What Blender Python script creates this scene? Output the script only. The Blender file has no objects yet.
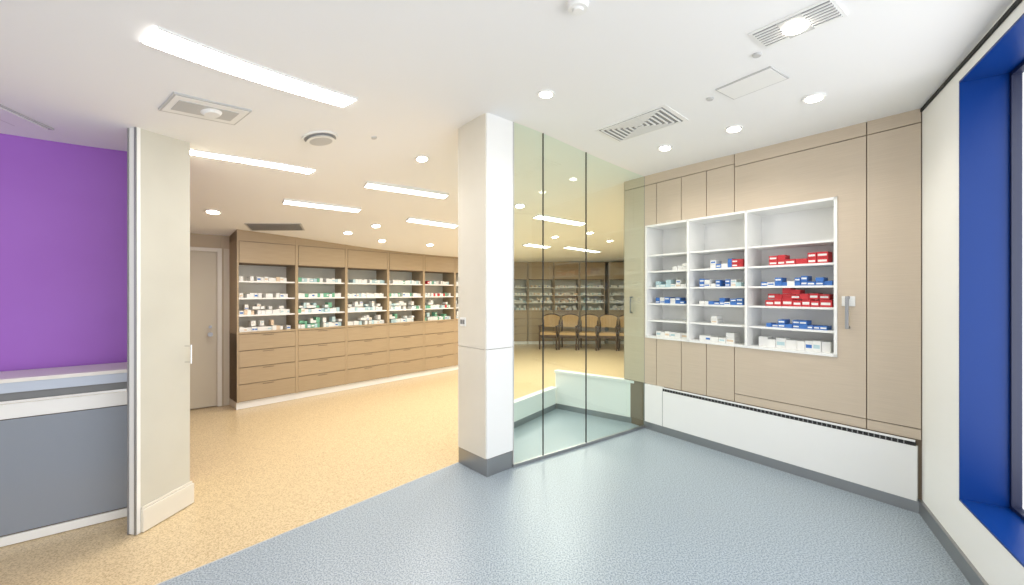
import bpy, math, random
import numpy as np
from mathutils import Matrix, Vector
random.seed(7)
sc=bpy.context.scene
try:
    sc.view_settings.view_transform='Standard'
    sc.view_settings.look='None'
except Exception as e: print(e)

# ---------------------------------------------------------------- materials
def mat(name,col,rough=.5,metal=0,spec=.5,emit=None,es=0):
    m=bpy.data.materials.new(name); m.use_nodes=True
    b=m.node_tree.nodes['Principled BSDF']
    b.inputs['Base Color'].default_value=(*col,1); b.inputs['Roughness'].default_value=rough
    b.inputs['Metallic'].default_value=metal; b.inputs['Specular IOR Level'].default_value=spec
    if emit:
        b.inputs['Emission Color'].default_value=(*emit,1); b.inputs['Emission Strength'].default_value=es
    return m
def tex(m,c1,c2,scale=(1,1,1),nscale=5,lo=.35,hi=.65,detail=3,bump=0):
    nt=m.node_tree; b=nt.nodes['Principled BSDF']
    tc=nt.nodes.new('ShaderNodeTexCoord'); mp=nt.nodes.new('ShaderNodeMapping'); mp.inputs['Scale'].default_value=scale
    n=nt.nodes.new('ShaderNodeTexNoise'); n.inputs['Scale'].default_value=nscale; n.inputs['Detail'].default_value=detail
    r=nt.nodes.new('ShaderNodeValToRGB'); r.color_ramp.elements[0].position=lo; r.color_ramp.elements[1].position=hi
    r.color_ramp.elements[0].color=(*c1,1); r.color_ramp.elements[1].color=(*c2,1)
    nt.links.new(tc.outputs['Object'],mp.inputs[0]); nt.links.new(mp.outputs[0],n.inputs['Vector'])
    nt.links.new(n.outputs['Fac'],r.inputs[0]); nt.links.new(r.outputs[0],b.inputs['Base Color'])
    return m
M={}
M['ceil']=mat('ceiling_paint',(.90,.90,.895),.8)
M['white']=mat('white_laminate',(.88,.88,.86),.35)
M['whitewall']=mat('white_wall_paint',(.92,.92,.90),.6)
M['cream']=tex(mat('cream_paint',(.72,.68,.58),.45),(.74,.70,.61),(.78,.74,.65),nscale=2)
M['stub']=tex(mat('stub_paint',(.6,.57,.48),.5),(.60,.58,.50),(.64,.62,.535),nscale=2)
M['beige']=mat('beige_wall',(.50,.41,.29),.6)
M['door']=mat('door_cream',(.60,.54,.42),.4)
M['purple']=tex(mat('purple_paint',(.3,.1,.5),.5),(.36,.13,.56),(.38,.145,.59),nscale=1.5)
M['lam']=tex(mat('taupe_laminate',(.5,.42,.33),.38),(.57,.475,.365),(.61,.51,.395),scale=(1,1,45),nscale=4,detail=4)
M['lam2']=tex(mat('warm_laminate',(.5,.38,.24),.4),(.39,.295,.185),(.43,.33,.21),scale=(1,1,40),nscale=4,detail=4)
M['groove']=mat('groove_brown',(.20,.15,.10),.8)
M['seam']=mat('seam_dark',(.16,.125,.09),.8)
M['dark']=mat('dark_recess',(.02,.02,.02),.7)
M['tanfloor']=tex(mat('tan_speckled_vinyl',(.6,.4,.2),.28),(.47,.34,.18),(.74,.59,.37),nscale=125,lo=.34,hi=.57,detail=2)
M['bluefloor']=tex(mat('blue_speckled_vinyl',(.3,.4,.5),.34),(.19,.235,.285),(.43,.50,.56),nscale=110,lo=.36,hi=.62,detail=2)
M['steel']=mat('brushed_steel',(.36,.37,.38),.38,metal=.85)
M['chrome']=mat('chrome',(.8,.8,.8),.15,metal=1)
M['graypanel']=mat('gray_blue_panel',(.27,.30,.35),.2)
M['counteredge']=mat('counter_edge',(.52,.58,.68),.3)
M['countertop']=mat('counter_top',(.82,.79,.74),.35)
M['blue']=mat('blue_reveal',(.0015,.034,.20),.3,spec=.25)
M['navy']=mat('navy_frame',(.01,.015,.05),.4)
M['grille']=mat('gray_grille',(.25,.25,.25),.5)
M['lgray']=mat('light_gray_metal',(.55,.55,.54),.5)
M['lamp']=mat('lamp_diffuser',(1,1,1),.5,emit=(1,.98,.94),es=7)
M['lampbig']=mat('lamp_diffuser_bright',(1,1,1),.5,emit=(1,.96,.9),es=28)
M['bulb']=mat('downlight_lens',(1,1,1),.5,emit=(1,.93,.8),es=18)
M['mw']=mat('box_white',(.80,.80,.78),.5); M['mb']=mat('box_blue',(.05,.17,.50),.5)
M['mr']=mat('box_red',(.55,.03,.04),.5); M['mg']=mat('box_green',(.16,.42,.28),.5)
M['mo']=mat('box_orange',(.7,.55,.4),.5); M['mt']=mat('box_pale_teal',(.45,.62,.66),.5)
M['seat']=mat('tan_upholstery',(.48,.31,.14),.6); M['wood']=mat('dark_wood',(.06,.03,.015),.4)
def glassmat(name,tint,lo,hi):
    m=bpy.data.materials.new(name); m.use_nodes=True; nt=m.node_tree
    nt.nodes.remove(nt.nodes['Principled BSDF']); out=nt.nodes['Material Output']
    t=nt.nodes.new('ShaderNodeBsdfTransparent'); t.inputs[0].default_value=(*tint,1)
    g=nt.nodes.new('ShaderNodeBsdfGlossy'); g.inputs['Roughness'].default_value=0.0; g.inputs[0].default_value=(.88,1,.94,1)
    lw=nt.nodes.new('ShaderNodeLayerWeight'); lw.inputs['Blend'].default_value=.35
    mr=nt.nodes.new('ShaderNodeMapRange'); mr.inputs['To Min'].default_value=lo; mr.inputs['To Max'].default_value=hi
    mx=nt.nodes.new('ShaderNodeMixShader')
    nt.links.new(lw.outputs['Facing'],mr.inputs['Value']); nt.links.new(mr.outputs[0],mx.inputs[0]); nt.links.new(t.outputs[0],mx.inputs[1]); nt.links.new(g.outputs[0],mx.inputs[2])
    nt.links.new(mx.outputs[0],out.inputs[0]); return m
M['glass']=glassmat('green_tinted_glass',(.85,.96,.91),.03,.18)
M['wglass']=glassmat('window_glass',(.95,.97,1),.04,.3)

# ---------------------------------------------------------------- mesh builder
class MB:
    def __init__(s): s.v=[];s.f=[];s.m=[];s.names=[]
    def mi(s,k):
        if k not in s.names: s.names.append(k)
        return s.names.index(k)
    def quad(s,p,k):
        b=len(s.v); s.v+=[tuple(q) for q in p]; s.f.append([b,b+1,b+2,b+3]); s.m.append(s.mi(k))
    def hexa(s,p,k):
        b=len(s.v); s.v+=[tuple(q) for q in p]
        for f in ((0,3,2,1),(4,5,6,7),(0,1,5,4),(1,2,6,5),(2,3,7,6),(3,0,4,7)):
            s.f.append([b+i for i in f]); s.m.append(s.mi(k))
    def box(s,x0,x1,y0,y1,z0,z1,k):
        if x0>x1:x0,x1=x1,x0
        if y0>y1:y0,y1=y1,y0
        if z0>z1:z0,z1=z1,z0
        s.hexa([(x0,y0,z0),(x1,y0,z0),(x1,y1,z0),(x0,y1,z0),(x0,y0,z1),(x1,y0,z1),(x1,y1,z1),(x0,y1,z1)],k)
    def prism(s,pts,z0,z1,k):
        n=len(pts); a=sum(pts[i][0]*pts[(i+1)%n][1]-pts[(i+1)%n][0]*pts[i][1] for i in range(n))
        if a<0: pts=pts[::-1]
        b=len(s.v); s.v+=[(x,y,z0) for x,y in pts]+[(x,y,z1) for x,y in pts]
        s.f.append([b+i for i in range(n)][::-1]); s.m.append(s.mi(k))
        s.f.append([b+n+i for i in range(n)]); s.m.append(s.mi(k))
        for i in range(n):
            j=(i+1)%n; s.f.append([b+i,b+j,b+n+j,b+n+i]); s.m.append(s.mi(k))
    def cyl(s,p0,p1,r0,k,r1=None,n=20):
        r1=r0 if r1 is None else r1
        p0=Vector(p0);p1=Vector(p1);d=(p1-p0).normalized()
        a=d.orthogonal().normalized(); c=d.cross(a); b=len(s.v)
        for p,r in((p0,r0),(p1,r1)):
            for i in range(n):
                t=2*math.pi*i/n; s.v.append(tuple(p+a*(r*math.cos(t))+c*(r*math.sin(t))))
        s.f.append([b+i for i in range(n)][::-1]); s.m.append(s.mi(k))
        s.f.append([b+n+i for i in range(n)]); s.m.append(s.mi(k))
        for i in range(n):
            j=(i+1)%n; s.f.append([b+i,b+j,b+n+j,b+n+i]); s.m.append(s.mi(k))
    def done(s,name,mx=None,bevel=0,smooth=False,parent=None):
        me=bpy.data.meshes.new(name); me.from_pydata(s.v,[],s.f); me.update()
        for k in s.names: me.materials.append(M[k])
        for p,i in zip(me.polygons,s.m): p.material_index=i; p.use_smooth=smooth
        o=bpy.data.objects.new(name,me); sc.collection.objects.link(o)
        if mx is not None: o.matrix_world=mx
        if parent is not None:
            o.parent=parent; o.matrix_parent_inverse=parent.matrix_world.inverted()
        if bevel:
            bv=o.modifiers.new('bevel','BEVEL'); bv.width=bevel; bv.segments=2; bv.limit_method='ANGLE'
        return o
def frame(ox,oy,dx,dy,z=0): return Matrix.Translation((ox,oy,z))@Matrix.Rotation(math.atan2(dy,dx),4,'Z')

# ---------------------------------------------------------------- key plan points (metres)
EYE=1.6
A=(-.508,3.765);B=(-.216,3.459);C=(.009,3.657);D=(1.576,4.741);E=(2.968,2.896)
F1=(-2.477,2.656);F2=(-2.442,3.033);G=(-2.75,3.40)

# ---------------------------------------------------------------- ceiling (gently raked plaster)
cp=np.array([(-.216,3.459,3.155),(-.508,3.765,3.144),(.009,3.657,3.165),(.8,4.2,3.06),(1.576,4.741,2.97),(2.27,3.82,2.95),(2.968,2.896,2.93),
(2.35,1.9,2.95),(1.18,0,2.98),(.3,-1.5,3.0),(-2.477,2.656,2.676),(-2.442,3.033,2.74),(-2.974,3.19,2.717),(-3.54,2.766,2.706),(-5.4,1.4,2.7),
(-4,-1.5,2.85),(-1.5,-1.5,2.95),(0,1.5,3.05),(-4.02,5.695,2.40),(-5.6,4.5,2.42),(-1.169,8.2,2.33),(-2.45,6.8,2.36),(-.95,12.4,2.5),
(4.3,12.6,2.6),(1.5,12.4,2.55),(1.6,5.3,2.95),(1.5,8.5,2.65),(4,3,2.93)])
def tps(r2): return np.where(r2>1e-12,r2*np.log(np.maximum(r2,1e-12))*.5,0)
n=len(cp); P=np.c_[np.ones(n),cp[:,:2]]
K=tps(((cp[:,None,:2]-cp[None,:,:2])**2).sum(-1))+np.eye(n)*.15
S=np.block([[K,P],[P.T,np.zeros((3,3))]])
W=np.linalg.solve(S,np.r_[cp[:,2],0,0,0])
def ch(x,y):
    r2=(cp[:,0]-x)**2+(cp[:,1]-y)**2
    return float(tps(r2)@W[:n]+W[n]+W[n+1]*x+W[n+2]*y)
xs=np.arange(-6.5,5.01,.125); ys=np.arange(-2,13.3,.125)
v=[(x,y,ch(x,y)) for y in ys for x in xs]; nx=len(xs)
f=[(j*nx+i,(j+1)*nx+i,(j+1)*nx+i+1,j*nx+i+1) for j in range(len(ys)-1) for i in range(nx-1)]
me=bpy.data.meshes.new('ceiling'); me.from_pydata(v,[],f); me.materials.append(M['ceil'])
for p in me.polygons:p.use_smooth=True
sc.collection.objects.link(bpy.data.objects.new('ceiling',me))
def onceil(u,vv):
    d=Vector(((u-512)/400,1,(292-vv)/400)); lo,hi=.3,14
    for _ in range(50):
        t=(lo+hi)/2; p=d*t
        if p.z+EYE<ch(p.x,p.y): lo=t
        else: hi=t
    return Vector((p.x,p.y,ch(p.x,p.y)))
def cmat(p,xdir,keep=False):
    e=.05; nrm=Vector((-(ch(p.x+e,p.y)-ch(p.x-e,p.y))/(2*e),-(ch(p.x,p.y+e)-ch(p.x,p.y-e))/(2*e),1)).normalized()
    if keep:
        x=xdir.normalized(); y=nrm.cross(x).normalized(); nrm=x.cross(y)
    else:
        x=(xdir-nrm*xdir.dot(nrm)).normalized(); y=nrm.cross(x)
    m=Matrix((x,y,nrm)).transposed().to_4x4(); return Matrix.Translation(p)@m

def area(name,mx,sx,sy,power,col=(1,.955,.88)):
    l=bpy.data.lights.new(name,'AREA'); l.shape='RECTANGLE'; l.size=sx; l.size_y=sy; l.energy=power; l.color=col
    o=bpy.data.objects.new(name,l); sc.collection.objects.link(o); o.matrix_world=mx; return o
def flush_linear(p0,p1,w,lampmat='lampbig'):
    a=onceil(*p0);b=onceil(*p1); d=Vector((b.x-a.x,b.y-a.y)); side=Vector((-d.y,d.x)).normalized(); m=MB(); N=16
    def P(t,s,off):
        q=Vector((a.x,a.y))+d*t+side*s; return (q.x,q.y,ch(q.x,q.y)-off)
    for i in range(N):
        t0,t1=i/N,(i+1)/N
        for s0,s1,off,k in((-w/2,w/2,.006,lampmat),(-w/2-.01,-w/2,.009,'white'),(w/2,w/2+.01,.009,'white')):
            m.hexa([P(t0,s0,off),P(t1,s0,off),P(t1,s1,off),P(t0,s1,off),P(t0,s0,-.02),P(t1,s0,-.02),P(t1,s1,-.02),P(t0,s1,-.02)],k)
    m.done('linear_ceiling_light')
def linear(p0,p1,w,power):
    a=onceil(*p0);b=onceil(*p1);c=(a+b)/2; L=(b-a).length
    sag=0
    for i in range(21):
        q=a.lerp(b,i/20)
        for s in(-1,1): sag=max(sag,q.z-ch(q.x+s*w/2,q.y))
    c.z-=sag+.004; mx=cmat(c,b-a,True)
    m=MB(); h=L/2;g=w/2
    m.box(-h-.008,h+.008,-g-.008,-g,-.010,.08,'white');m.box(-h-.008,h+.008,g,g+.008,-.010,.08,'white')
    m.box(-h-.008,-h,-g,g,-.010,.08,'white');m.box(h,h+.008,-g,g,-.010,.08,'white')
    m.box(-h,h,-g,g,-.008,.08,'lamp')
    o=m.done('linear_ceiling_light',mx)
    l=area('lamp',Matrix.Translation((0,0,-.012)),L*.98,w*.94,power); l.parent=o
flush_linear((150,34),(350,102),.145)
flush_linear((190,151),(312,171),.12)
linear((366,183),(446,195),.11,16)
linear((284,200),(359,209),.11,16)
linear((408,218),(456,225),.12,16)
linear((536,215),(583,223),.15,40)
linear((526,243),(548,246),.15,44)
linear((566,246),(598,251),.15,44)
for u,vv,w in [(546,93,.055),(814,97,.055),(734,128,.055),(665,147,.055),(422,158,.06),(213,211,.07),(376,225,.06),(348,232,.06),(382,240,.06),(430,244,.06)]:
    p=onceil(u,vv); m=MB(); m.cyl((0,0,-.010),(0,0,.01),w+.014,'white',n=28); m.cyl((0,0,-.013),(0,0,-.008),w*.9,'bulb',n=28)
    m.done('downlight',cmat(p,Vector((1,0,0))))
for u,vv in [(520,205),(555,236),(610,240),(590,232)]:
    p=onceil(u,vv); m=MB(); m.cyl((0,0,-.012),(0,0,.01),.08,'white',n=24); m.cyl((0,0,-.016),(0,0,-.010),.06,'bulb',n=24)
    m.done('downlight',cmat(p,Vector((1,0,0))))
p=onceil(320,137); m=MB(); m.cyl((0,0,-.012),(0,0,-.001),.14,'white',n=36); m.cyl((0,0,-.02),(0,0,-.012),.105,'grille',.125,n=36); m.cyl((0,0,-.036),(0,0,-.02),.115,'white',.10,n=36); m.cyl((0,0,-.040),(0,0,-.036),.07,'lgray',.09,n=36)
m.done('round_air_diffuser',cmat(p,Vector((1,0,0))))
p=onceil(578,2); m=MB(); m.cyl((0,0,-.035),(0,0,.01),.05,'white',.06,n=30); m.cyl((0,0,-.045),(0,0,-.035),.025,'white',.03,n=20); m.done('smoke_detector',cmat(p,Vector((1,0,0))))
for u,vv in [(710,98),(374,137),(757,54)]:
    p=onceil(u,vv); m=MB(); m.cyl((0,0,-.010),(0,0,.01),.022,'lgray',.03,n=20); m.done('ceiling_sensor',cmat(p,Vector((1,0,0))))
def quad(cs):
    q=[onceil(*c) for c in cs]; c=sum(q,Vector())/4; c.z=ch(c.x,c.y)
    return cmat(c,(q[1]-q[0])+(q[2]-q[3])),((q[1]-q[0]).length+(q[2]-q[3]).length)/4,((q[3]-q[0]).length+(q[2]-q[1]).length)/4
mx,a,b=quad([(593,131),(664,104),(690,119),(620,141)]); m=MB()
m.box(-a,a,-b,b,-.008,.01,'white'); m.box(-a*.9,a*.9,-b*.9,b*.9,-.009,.008,'grille')
for i in range(7):
    k=.84-.125*i; w=.006
    for s in(-1,1):
        m.box(-a*k,a*k,s*b*k-w,s*b*k+w,-.016,-.009,'white'); m.box(s*a*k-w,s*a*k+w,-b*k,b*k,-.016,-.009,'white')
m.done('square_air_vent',mx)
mx,a,b=quad([(714,89),(770,66),(790,76),(735,98)]); m=MB()
m.box(-a,a,-b,b,-.008,.01,'lgray'); m.box(-a*.95,a*.95,-b*.92,b*.92,-.010,.0,'white'); m.done('ceiling_access_panel',mx)
mx,a,b=quad([(748,32),(830,-3),(850,12),(766,48)]); m=MB()
m.box(-a,a,-b,b,-.008,.01,'white'); m.box(-a*.92,a*.92,-b*.85,b*.85,-.009,.005,'grille')
for i in range(7):
    y=-b*.72+i*b*.24; m.box(-a*.92,-a*.3,y-.005,y+.005,-.014,-.008,'white'); m.box(a*.3,a*.92,y-.005,y+.005,-.014,-.008,'white')
m.box(-a*.3,a*.3,-b*.85,b*.85,-.014,-.008,'lgray'); m.cyl((0,0,-.022),(0,0,-.012),.055,'bulb',n=30); m.done('grille_spotlight',mx)
mx,a,b=quad([(168,91),(250,108),(236,124),(164,108)]); m=MB()
m.box(-a,a,-b,b,-.008,.01,'lgray'); m.box(-a*.95,a*.95,-b*.9,b*.9,-.010,.008,'white'); m.box(-a*.8,a*.75,-b*.55,b*.55,-.013,.008,'lgray')
m.cyl((a*.1,0,-.03),(a*.1,0,-.01),b*.35,'white',b*.5,n=24); m.done('ceiling_air_vent',mx)
mx,a,b=quad([(250,223),(306,223),(300,229),(245,229)]); m=MB()
m.box(-a,a,-b,b,-.008,.01,'lgray')
m.box(-a*.93,a*.93,-b*.88,b*.88,-.010,.008,'dark')
for i in range(6): m.box(-a*.93,a*.93,-b*.75+i*b*.3-.014,-b*.75+i*b*.3+.014,-.016,-.008,'grille')
m.done('linear_air_vent',mx)
mx,a,b=quad([(-45,85),(0,90),(22,123),(-25,118)]); m=MB()
m.box(-a,a,-b,b,-.006,.01,'lgray'); m.box(-a+.02,a-.02,-b+.02,b-.02,-.012,.01,'white'); m.done('ceiling_hatch',mx)

# ---------------------------------------------------------------- floors
m=MB(); m.prism([(-7,-2.5),(5.5,-2.5),(5.5,13.5),(-7,13.5)],-.1,-.004,'tanfloor'); m.done('floor')
m=MB(); m.prism([(-5.31,-1.5),A,(-.283,3.963),(-.2,4.1),(.012,4.81),(.62,5.517),(1.55,4.85),D,E,(.251,-1.5)],-.004,0,'bluefloor'); m.done('floor_blue_vinyl')
m=MB(); d=Vector((1.441,1.581)).normalized(); nn=Vector((-d.y,d.x))*.004; a=Vector(A); b=Vector((-5.31,-1.5))
m.prism([tuple(a+nn),tuple(a-nn),tuple(b-nn),tuple(b+nn)],0,.0015,'lgray'); m.done('trim_floor_joint')

# ---------------------------------------------------------------- column
m=MB(); Dk=(-.283,3.963); cx=sum(p[0] for p in(A,B,C,Dk))/4; cy=sum(p[1] for p in(A,B,C,Dk))/4
def inset(p,k): 
    v=Vector((p[0]-cx,p[1]-cy)); return (cx+v.x*(1-k),cy+v.y*(1-k))
q=[A,B,C,Dk]
m.prism([inset(p,.05) for p in q],0,3.4,'seam')
m.prism([inset(p,.015) for p in q],0,.15,'steel')
for z0,z1 in((.155,1.10),(1.104,3.25)): m.prism(q,z0,z1,'white')
col=m.done('column',bevel=.004)
fr=frame(A[0],A[1],B[0]-A[0],B[1]-A[1]); m=MB(); L=math.hypot(B[0]-A[0],B[1]-A[1])
for z0,z1 in((.155,1.10),(1.104,3.25),): m.box(.015,L-.015,-.006,.01,z0,z1,'cream')
m.box(.05,.13,-.014,.0,1.29,1.37,'white'); m.box(.06,.085,-.019,0,1.31,1.35,'grille'); m.box(.095,.12,-.019,0,1.31,1.35,'grille')
m.done('facing_and_switch',fr,parent=col)

# ---------------------------------------------------------------- glass partition
L=math.hypot(D[0]-C[0],D[1]-C[1]); fr=frame(C[0],C[1],D[0]-C[0],D[1]-C[1]); m=MB()
def along(u):
    k=(u-512)/400; dx=(D[0]-C[0])/L; dy=(D[1]-C[1])/L; return (k*C[1]-C[0])/(dx-k*dy)
xs_=[0,along(543),along(586),L]
for i in range(3):
    a,b=xs_[i]+.004,xs_[i+1]-.004
    m.quad([(a,0,.03),(b,0,.03),(b,0,3.25),(a,0,3.25)],'glass')
for x in xs_[1:3]: m.box(x-.004,x+.004,-.006,.006,.03,3.25,'dark')
m.box(xs_[0],xs_[0]+.008,-.004,.01,.03,3.25,'lgray'); m.box(L-.014,L-.004,-.006,.010,.03,3.25,'grille')
m.box(0,L-.005,-.012,.015,0,.03,'steel')
m.done('glass_partition',fr)

# ---------------------------------------------------------------- right clad wall with niche
LW=math.hypot(E[0]-D[0],E[1]-D[1]); fr=frame(D[0],D[1],E[0]-D[0],E[1]-D[1])
N0,N1,Z0,Z1=.02,1.826,1.07,2.385
m=MB(); T=.35
m.box(-.286,N0,.0,T,0,3.4,'groove'); m.box(N1,LW+.3,0,T,0,3.4,'groove'); m.box(N0,N1,0,T,0,Z0,'groove'); m.box(N0,N1,0,T,Z1,3.4,'groove'); m.box(N0,N1,T-.03,T,Z0,Z1,'groove')
g=.0035
def pan(a,b,c,d,gl=1,gr=1,gb=1,gt=1): m.box(a+g*gl,b-g*gr,-.014,.001,c+g*gb,d-g*gt,'lam')
vs=[-.286,.16,.466,.742,1.019]
for a,b in zip(vs[:-1],vs[1:]):
    pan(a,b,.53,Z0,gt=0); pan(a,b,Z1,2.86,gb=0)
pan(-.286,1.019,2.86,3.4)
pan(-.286,N0,Z0,Z1,gt=0,gb=0,gr=0)
pan(1.019,2.008,.61,Z0,gt=0); pan(1.019,2.008,.53,.61); pan(1.019,2.008,Z1,2.83,gb=0); pan(N1,2.008,Z0,Z1,gl=0,gb=0,gt=0)
pan(1.019,2.008,2.83,3.4); pan(2.008,LW,2.83,3.4); pan(2.008,LW,.61,2.83); pan(2.008,LW,.53,.61)
m.box(-.29,-.286,-.014,T,.0,3.4,'lam')
wr=m.done('wall_right',fr)
m=MB(); t=.022; divs=[N0,.546,1.129,N1]
m.box(N0,N1,T-.05,T-.035,Z0,Z1,'white')
for z in(Z0,Z1-t): m.box(N0,N1,-.025,T-.04,z,z+t,'white')
for i,x in enumerate(divs):
    x0=x if i==0 else (x-t if i==3 else x-t/2); m.box(x0,x0+t,-.025,T-.04,Z0,Z1,'white')
sh=[Z0+t,1.28,1.475,1.66,1.85,2.04]
for z in sh[1:]:
    m.box(N0+t,N1-t,.01,T-.04,z-.018,z,'white')
shelf=m.done('recessed_wall_shelf',fr)
def fill(m,x0,x1,y,z,cols,hh,ww,dens=1.0,ymax=.12,stripe=.6):
    x=x0
    while x<x1-ww:
        w=ww*random.uniform(.8,1.25)
        if x+w>x1: break
        if random.random()<dens:
            k=random.choice(cols); h=hh*random.uniform(.85,1.1); yy=y+random.uniform(0,.02)
            lay=2 if (random.random()<.5 and hh<.06) else 1
            for j in range(lay):
                m.box(x,x+w*.96,yy,yy+ymax,z+j*h,z+(j+1)*h-.002,k)
                if random.random()<stripe:
                    k2='mw' if k!='mw' else random.choice(['mb','mt','mt','mo','mw'])
                    m.box(x+w*.1,x+w*.86,yy-.001,yy+.01,z+j*h+h*.28,z+j*h+h*.62,k2)
        x+=w
m=MB(); y=.04
b3=(1.129+.1,N1-t-.01); b2=(.546+.09,1.10); b1=(N0+.09,.52)
fill(m,b3[0]+.07,b3[1],y,1.85,['mr','mr','mr','mw'],.052,.075,1)
fill(m,b3[0],b3[1],y,1.66,['mb','mb','mb','mw'],.042,.05,1)
fill(m,b3[0]+.04,b3[1],y,1.475,['mr'],.065,.07,1,stripe=.7); fill(m,b3[0]+.06,b3[1],y,1.54,['mr'],.05,.06,.95,stripe=.6)
fill(m,b3[0]+.05,b3[1],y,1.28,['mb','mb'],.035,.05,1)
fill(m,b3[0]-.02,b3[1],y,Z0+t,['mw'],.085,.07,1,stripe=.4)
fill(m,b2[0]+.12,b2[1]-.1,y,1.85,['mb','mw','mb'],.042,.055,1); fill(m,b2[1]-.13,b2[1],y,1.85,['mr'],.042,.055,1)
fill(m,b2[0],b2[1],y,1.66,['mw','mb','mt'],.04,.05,.9)
fill(m,b2[0],b2[1],y,1.475,['mb','mb','mw'],.035,.05,1)
fill(m,b2[0]+.05,b2[1],y,1.28,['mw'],.04,.06,.3)
fill(m,b2[0],b2[1],y,Z0+t,['mw'],.05,.07,.8)
fill(m,b1[0]+.15,b1[1],y,1.85,['mw'],.045,.06,.8,stripe=.2)
fill(m,b1[0],b1[1],y,1.66,['mw','mw','mt'],.04,.06,.8)
fill(m,b1[0],b1[1],y,1.475,['mr','mb','mw','mw'],.035,.055,1)
fill(m,b1[0],b1[1],y,Z0+t,['mw'],.06,.07,.9)
m.done('medicine_boxes',fr,parent=shelf)
m=MB(); m.box(1.855,1.94,-.025,-.01,1.49,1.57,'white'); m.box(1.885,1.908,-.065,-.05,1.31,1.57,'steel'); m.box(1.885,1.908,-.06,-.01,1.31,1.33,'steel'); m.box(1.885,1.908,-.06,-.01,1.55,1.57,'steel')
m.done('wall_cabinet_handle',fr,bevel=.003)
m=MB(); m.box(-.18,-.165,-.05,-.04,1.35,1.55,'steel'); m.box(-.18,-.165,-.05,-.01,1.35,1.365,'steel'); m.box(-.18,-.165,-.05,-.01,1.535,1.55,'steel')
m.done('wall_cabinet_handle',fr)
m=MB(); m.box(.02,LW-.02,-.035,-.001,.09,.485,'white'); m.box(.25,LW-.03,-.03,-.001,.485,.515,'dark'); m.box(.02,.25,-.035,-.001,.485,.53,'white'); m.box(.26,LW-.03,-.037,-.03,.515,.53,'white')
for i in range(60): 
    x=.27+i*(LW-.33)/60; m.box(x,x+.006,-.033,-.002,.487,.513,'grille')
m.box(.25,.254,-.0365,-.03,.09,.485,'grille')
m.done('convector_casing',fr,)
m=MB(); m.box(0,LW,-.02,.0,0,.088,'steel'); m.done('baseboard_right',fr)

# ---------------------------------------------------------------- window wall
wd=Vector((-.44,-.712)).normalized(); fw=frame(E[0],E[1],wd.x,wd.y)
S0,S1,WZ0,WZ1=.643,4.6,.38,2.84; R=.2
m=MB(); m.box(-.2,S0,0,R+.1,0,3.4,'whitewall'); m.box(S1,S1+.5,0,R+.1,0,3.4,'whitewall'); m.box(S0,S1,0,R+.1,0,WZ0,'whitewall'); m.box(S0,S1,0,R+.1,WZ1,3.4,'whitewall')
m.done('wall_window',fw)
m=MB()
m.box(S0,S0+.012,-.004,R,WZ0,WZ1,'blue'); m.box(S1-.012,S1,-.004,R,WZ0,WZ1,'blue'); m.box(S0,S1,-.004,R,WZ0,WZ0+.012,'blue'); m.box(S0,S1,-.004,R,WZ1-.012,WZ1,'blue')
fz=.02
for x in(S0+.012,S0+1.35,S0+2.65,S1-.032): m.box(x,x+fz,R-.01,R+.03,WZ0+.012,WZ1-.012,'navy')
for z in(WZ0+.012,WZ1-.032): m.box(S0+.03,S1-.03,R-.01,R+.03,z,z+fz,'navy')
m.quad([(S0+.03,R+.01,WZ0+.03),(S1-.03,R+.01,WZ0+.03),(S1-.03,R+.01,WZ1-.03),(S0+.03,R+.01,WZ1-.03)],'wglass')
m.done('window_1',fw)
m=MB(); m.box(0,S1+.5,-.018,0,0,.1,'steel'); m.done('baseboard_window',fw)
m=MB(); m.box(0,S1+.5,-.012,0,2.905,2.925,'dark'); m.done('trim_shadow_gap',fw)

# ---------------------------------------------------------------- left: purple wall, counter, stub
fl=frame(-2.974,3.19,.8,.6)
m=MB(); m.box(-4,.22,0,.12,0,3.4,'purple'); m.done('wall_left',fl)
m=MB(); m.prism([(-2.525,2.67),F1,F2,G,(-2.93,3.22)],0,3.4,'stub'); ws=m.done('wall_stub',bevel=.003)
fs=frame(F1[0],F1[1],F2[0]-F1[0],F2[1]-F1[1]); m=MB(); LS=math.hypot(F2[0]-F1[0],F2[1]-F1[1])
m.box(.01,LS+.018,-.02,0,0,.15,'cream'); m.box(.01,LS+.010,-.012,0,.15,.17,'cream'); m.done('baseboard_stub',fs,bevel=.004)
m=MB(); m.prism([(-2.545,2.65),(-2.475,2.64),(-2.475,2.665),(-2.545,2.68)],0,3.2,'white'); m.prism([(-2.545,2.645),(-2.535,2.64),(-2.535,2.65),(-2.545,2.655)],0,3.2,'grille'); m.prism([(-2.492,2.636),(-2.478,2.634),(-2.478,2.645),(-2.492,2.645)],0,3.2,'steel'); m.done('trim_door_post')
m=MB(); m.cyl((LS-.04,-.05,1.07),(LS-.04,-.05,1.21),.007,'chrome'); m.cyl((LS-.04,-.05,1.08),(LS-.04,0.0,1.08),.006,'chrome');m.cyl((LS-.04,-.05,1.2),(LS-.04,0.0,1.2),.006,'chrome')
m.done('pull_handle',fs,parent=ws)
fc=frame(-2.734,2.87,.8,.6); m=MB()
m.box(-3.2,.14,-.015,.385,1.03,1.055,'countertop'); m.box(-3.2,.14,-.012,.385,.965,1.03,'counteredge')
m.box(-3.2,.14,.03,.385,.89,.965,'grille'); m.box(-3.2,-.02,-.005,.03,.895,.915,'chrome')
m.box(-3.2,.14,0,.385,.80,.895,'white'); m.box(-3.2,.13,.01,.38,.06,.80,'seam')
for i in range(4):
    x1=-i*.8+.13-.006; m.box(x1-.79,x1,-.004,.02,.07,.795,'graypanel')
m.box(-3.2,.14,.0,.38,0,.06,'white')
m.done('service_counter',fc,bevel=.002)

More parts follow.
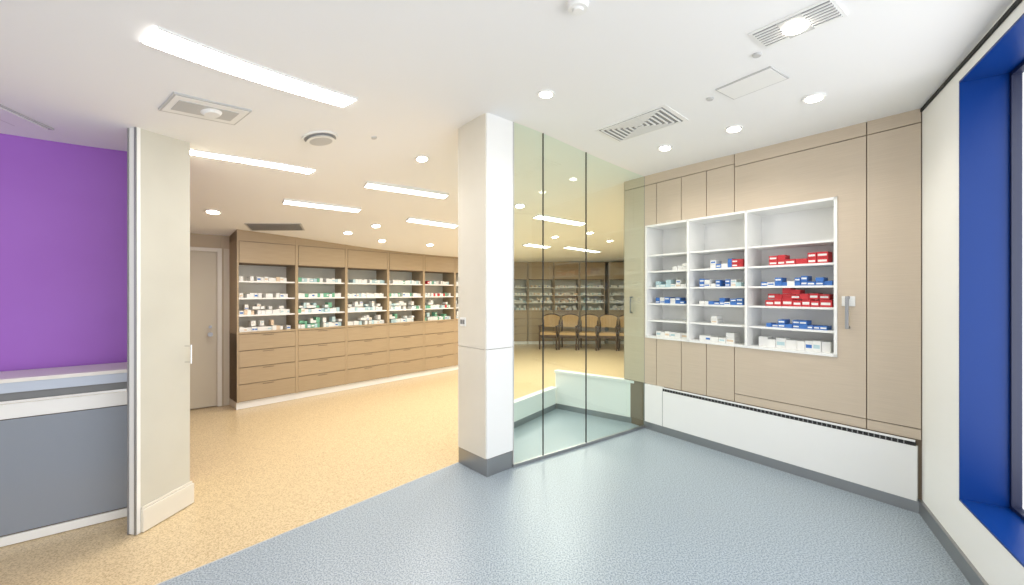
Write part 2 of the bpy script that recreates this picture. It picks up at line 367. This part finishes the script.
# ---------------------------------------------------------------- dispensary walls
m=MB(); fd=frame(-4.02,5.695,.8,.6)
m.box(-2.1,0,0,.12,2.22,3.3,'beige'); m.box(-.09,.0,0,.12,0,2.22,'door'); m.box(-2.1,-1.09,0,.12,0,2.22,'beige'); m.box(-1.09,-.09,.1,.12,0,2.22,'beige'); m.done('wall_back_left',fd)
m=MB(); m.box(-1.04,-.14,.02,.06,.01,2.17,'door')
for a,b in((-1.09,-1.04),(-.14,-.09)): m.box(a,b,-.012,.09,0,2.22,'cream')
m.box(-1.04,-.14,-.012,.09,2.17,2.22,'cream')
m.cyl((-.22,-.03,1.02),(-.22,.02,1.02),.022,'steel'); m.cyl((-.22,-.06,1.02),(-.22,-.03,1.02),.03,'steel'); m.cyl((-.22,.005,1.12),(-.22,.02,1.12),.02,'steel')
m.done('door_1',fd)
cd=Vector((2.56,2.78)).normalized(); Lc=math.hypot(2.56,2.78); fk=frame(-3.729,5.424,cd.x,cd.y)
m=MB(); m.box(-.1,Lc*1.2+.05,.41,.53,0,3.3,'beige'); m.done('wall_back',fk)
m=MB(); m.prism([(-.98,9.05),(-.86,9.05),(-.86,12.5),(-.98,12.5)],0,3.3,'beige'); m.done('wall_recess_side')
m=MB(); m.prism([(-1.1,12.7),(4.5,12.9),(4.5,13.05),(-1.1,12.85)],0,3.3,'beige'); m.done('wall_far')
m=MB(); m.prism([(1.70,5.22),(4.35,12.8),(4.5,12.8),(1.85,5.22)],0,3.3,'beige'); m.done('wall_far_right')
m=MB(); m.prism([(-5.7,4.45),(-5.58,4.45),(-5.9,1.2),(-6.02,1.2)],0,3.3,'beige'); m.done('wall_far_left')
def cabinet(mx,w,cols,seed,top=2.36):
    random.seed(seed); m=MB(); t=.02
    m.box(0,w,.04,.4,0,.10,'cream'); m.box(0,w,.035,.045,0,.10,'white')
    m.box(0,w,.02,.4,.10,1.03,'groove'); m.box(-.003,w+.003,-.008,.4,1.03,1.055,'lam2')
    m.box(0,t,0,.4,.1,top+.1,'lam2'); m.box(w-t,w,0,.4,.1,top+.1,'lam2')
    m.box(t,w-t,.385,.4,1.05,2.0,'cream'); m.box(t,w-t,.012,.4,2.0,top,'groove'); m.box(t+.006,w-t-.006,-.002,.02,2.01,top-.04,'lam2')
    m.box(0,w,.004,.4,top-.032,top+.12,'lam2')
    hts=[.105,.34,.57,.80,1.028]
    for a,b in zip(hts[:-1],hts[1:]):
        m.box(t+.003,w-t-.003,0,.025,a+.004,b-.006,'lam2')
        m.box(w/2-.07,w/2+.07,-.006,0,b-.03,b-.022,'groove')
    zs=[1.055,1.29,1.525,1.76]
    for z in zs[1:]: m.box(t,w-t,.02,.385,z-.02,z,'white')
    o=m.done('pharmacy_shelf_cabinet',mx)
    m=MB()
    for i,z in enumerate(zs):
        fill(m,t+.02,w-t-.01,.05,z,cols,.065,.045,.85,ymax=.16,stripe=.3)
        if i<2: fill(m,t+.04,w-t-.02,.06,z+.073,cols,.04,.05,.45,ymax=.12,stripe=.2)
    m.done('medicine_boxes',mx,parent=o)
wc=Lc*.2
pal=[['mw','mw','mw','mo','mw','mw','mw'],['mw','mg','mw','mt','mw','mw'],['mw','mw','mw','mw','mt'],['mw','mg','mw','mw','mt','mw','mw'],['mw','mr','mg','mw','mw','mw','mt','mw'],['mw']]
for i in range(6): cabinet(fk@Matrix.Translation((wc*i,0,0)),wc,pal[i],20+i,top=2.34)
ff=frame(-.3,12.28,5.6,.2)
for i,x in enumerate([.0,.8,1.6,2.4,3.3]): cabinet(ff@Matrix.Translation((x-.0,0,0)),.78,[['mw','mt','mw'],['mw','mw','mo'],['mw','mo','mw'],['mw','mt','mw','mw'],['mw']][i],50+i,top=2.42)
def chair(x,y,rot):
    m=MB(); w=.24
    for s in(-1,1):
        m.cyl((s*w,-.24,0),(s*w,-.22,.66),.022,'wood',.026,n=10); m.cyl((s*w,.26,0),(s*w*.97,.20,.45),.022,'wood',.026,n=10); m.cyl((s*w*.97,.20,.45),(s*w*.95,.28,.92),.026,'wood',.02,n=10)
        m.box(s*w-.03,s*w+.03,-.26,.24,.64,.675,'wood'); m.box(s*w-.015,s*w+.015,-.22,.22,.34,.41,'wood')
    m.box(-w,w,-.245,-.21,.33,.41,'wood'); m.box(-w,w,.19,.21,.33,.41,'wood')
    m.box(-w+.015,w-.015,-.25,.21,.41,.48,'seat')
    N=6
    for i in range(N):
        a0=-1+2*i/N;a1=-1+2*(i+1)/N; f0=.25+.04*(1-a0*a0);f1=.25+.04*(1-a1*a1)
        zt0=.90+.06*(1-a0*a0); zt1=.90+.06*(1-a1*a1)
        m.hexa([(a0*w,f0-.04,.60),(a1*w,f1-.04,.60),(a1*w,f1-.01,.60),(a0*w,f0-.01,.60),(a0*w,f0,zt0),(a1*w,f1,zt1),(a1*w,f1+.03,zt1),(a0*w,f0+.03,zt0)],'seat')
        m.hexa([(a0*w,f0,zt0),(a1*w,f1,zt1),(a1*w,f1+.03,zt1),(a0*w,f0+.03,zt0),(a0*w,f0,zt0+.03),(a1*w,f1,zt1+.03),(a1*w,f1+.03,zt1+.03),(a0*w,f0+.03,zt0+.03)],'wood')
    m.done('waiting_chair',Matrix.Translation((x,y,-.004))@Matrix.Rotation(rot,4,'Z'),bevel=.006)
for i in range(5): chair(1.08+i*.54,11.45-.07*i,-.30)

def reflwall(p,q,h,name):  # low walls added behind the glass to imitate the convector's reflection in it
    L=math.hypot(q[0]-p[0],q[1]-p[1]); m=MB(); m.box(0,L,0,.06,.07,h-.03,'white'); m.box(-.01,L+.01,-.015,.075,h-.03,h,'white'); m.box(0,L,-.004,.06,0,.07,'steel'); m.done(name,frame(p[0],p[1],q[0]-p[0],q[1]-p[1]))
reflwall((.60,5.53),(1.50,4.87),.524,'glass_reflection_wall')
reflwall((-.18,4.45),(.60,5.50),.30,'glass_reflection_wall')

# ---------------------------------------------------------------- light
area('daylight_window',fw@Matrix.Translation(((S0+S1)/2,R+.25,1.6))@Matrix.Rotation(-math.pi/2,4,'X'),3.8,2.4,85,(.95,.97,1))
def spot(p,power):
    l=bpy.data.lights.new('downlight_lamp','SPOT'); l.energy=power; l.spot_size=2.4; l.spot_blend=1; l.shadow_soft_size=.06; l.color=(1,.94,.84)
    o=bpy.data.objects.new('downlight_lamp',l); sc.collection.objects.link(o); o.location=p-Vector((0,0,.06))
for u,vv,pw in [(546,93,18),(814,97,22),(734,128,22),(665,147,22),(422,158,12),(213,211,18),(376,225,18),(430,244,18),(520,205,26),(555,236,52),(590,232,52)]: spot(onceil(u,vv),pw)
w=bpy.data.worlds.new('sky'); sc.world=w; w.use_nodes=True
w.node_tree.nodes['Background'].inputs[0].default_value=(.99,.99,1,1); w.node_tree.nodes['Background'].inputs[1].default_value=1.3

cam=bpy.data.cameras.new('camera'); co=bpy.data.objects.new('camera',cam); sc.collection.objects.link(co)
co.location=(0,0,EYE); co.rotation_euler=(math.pi/2,0,0); cam.lens=400/1024*36; cam.sensor_width=36; cam.sensor_fit='HORIZONTAL'; cam.clip_start=.05
sc.camera=co
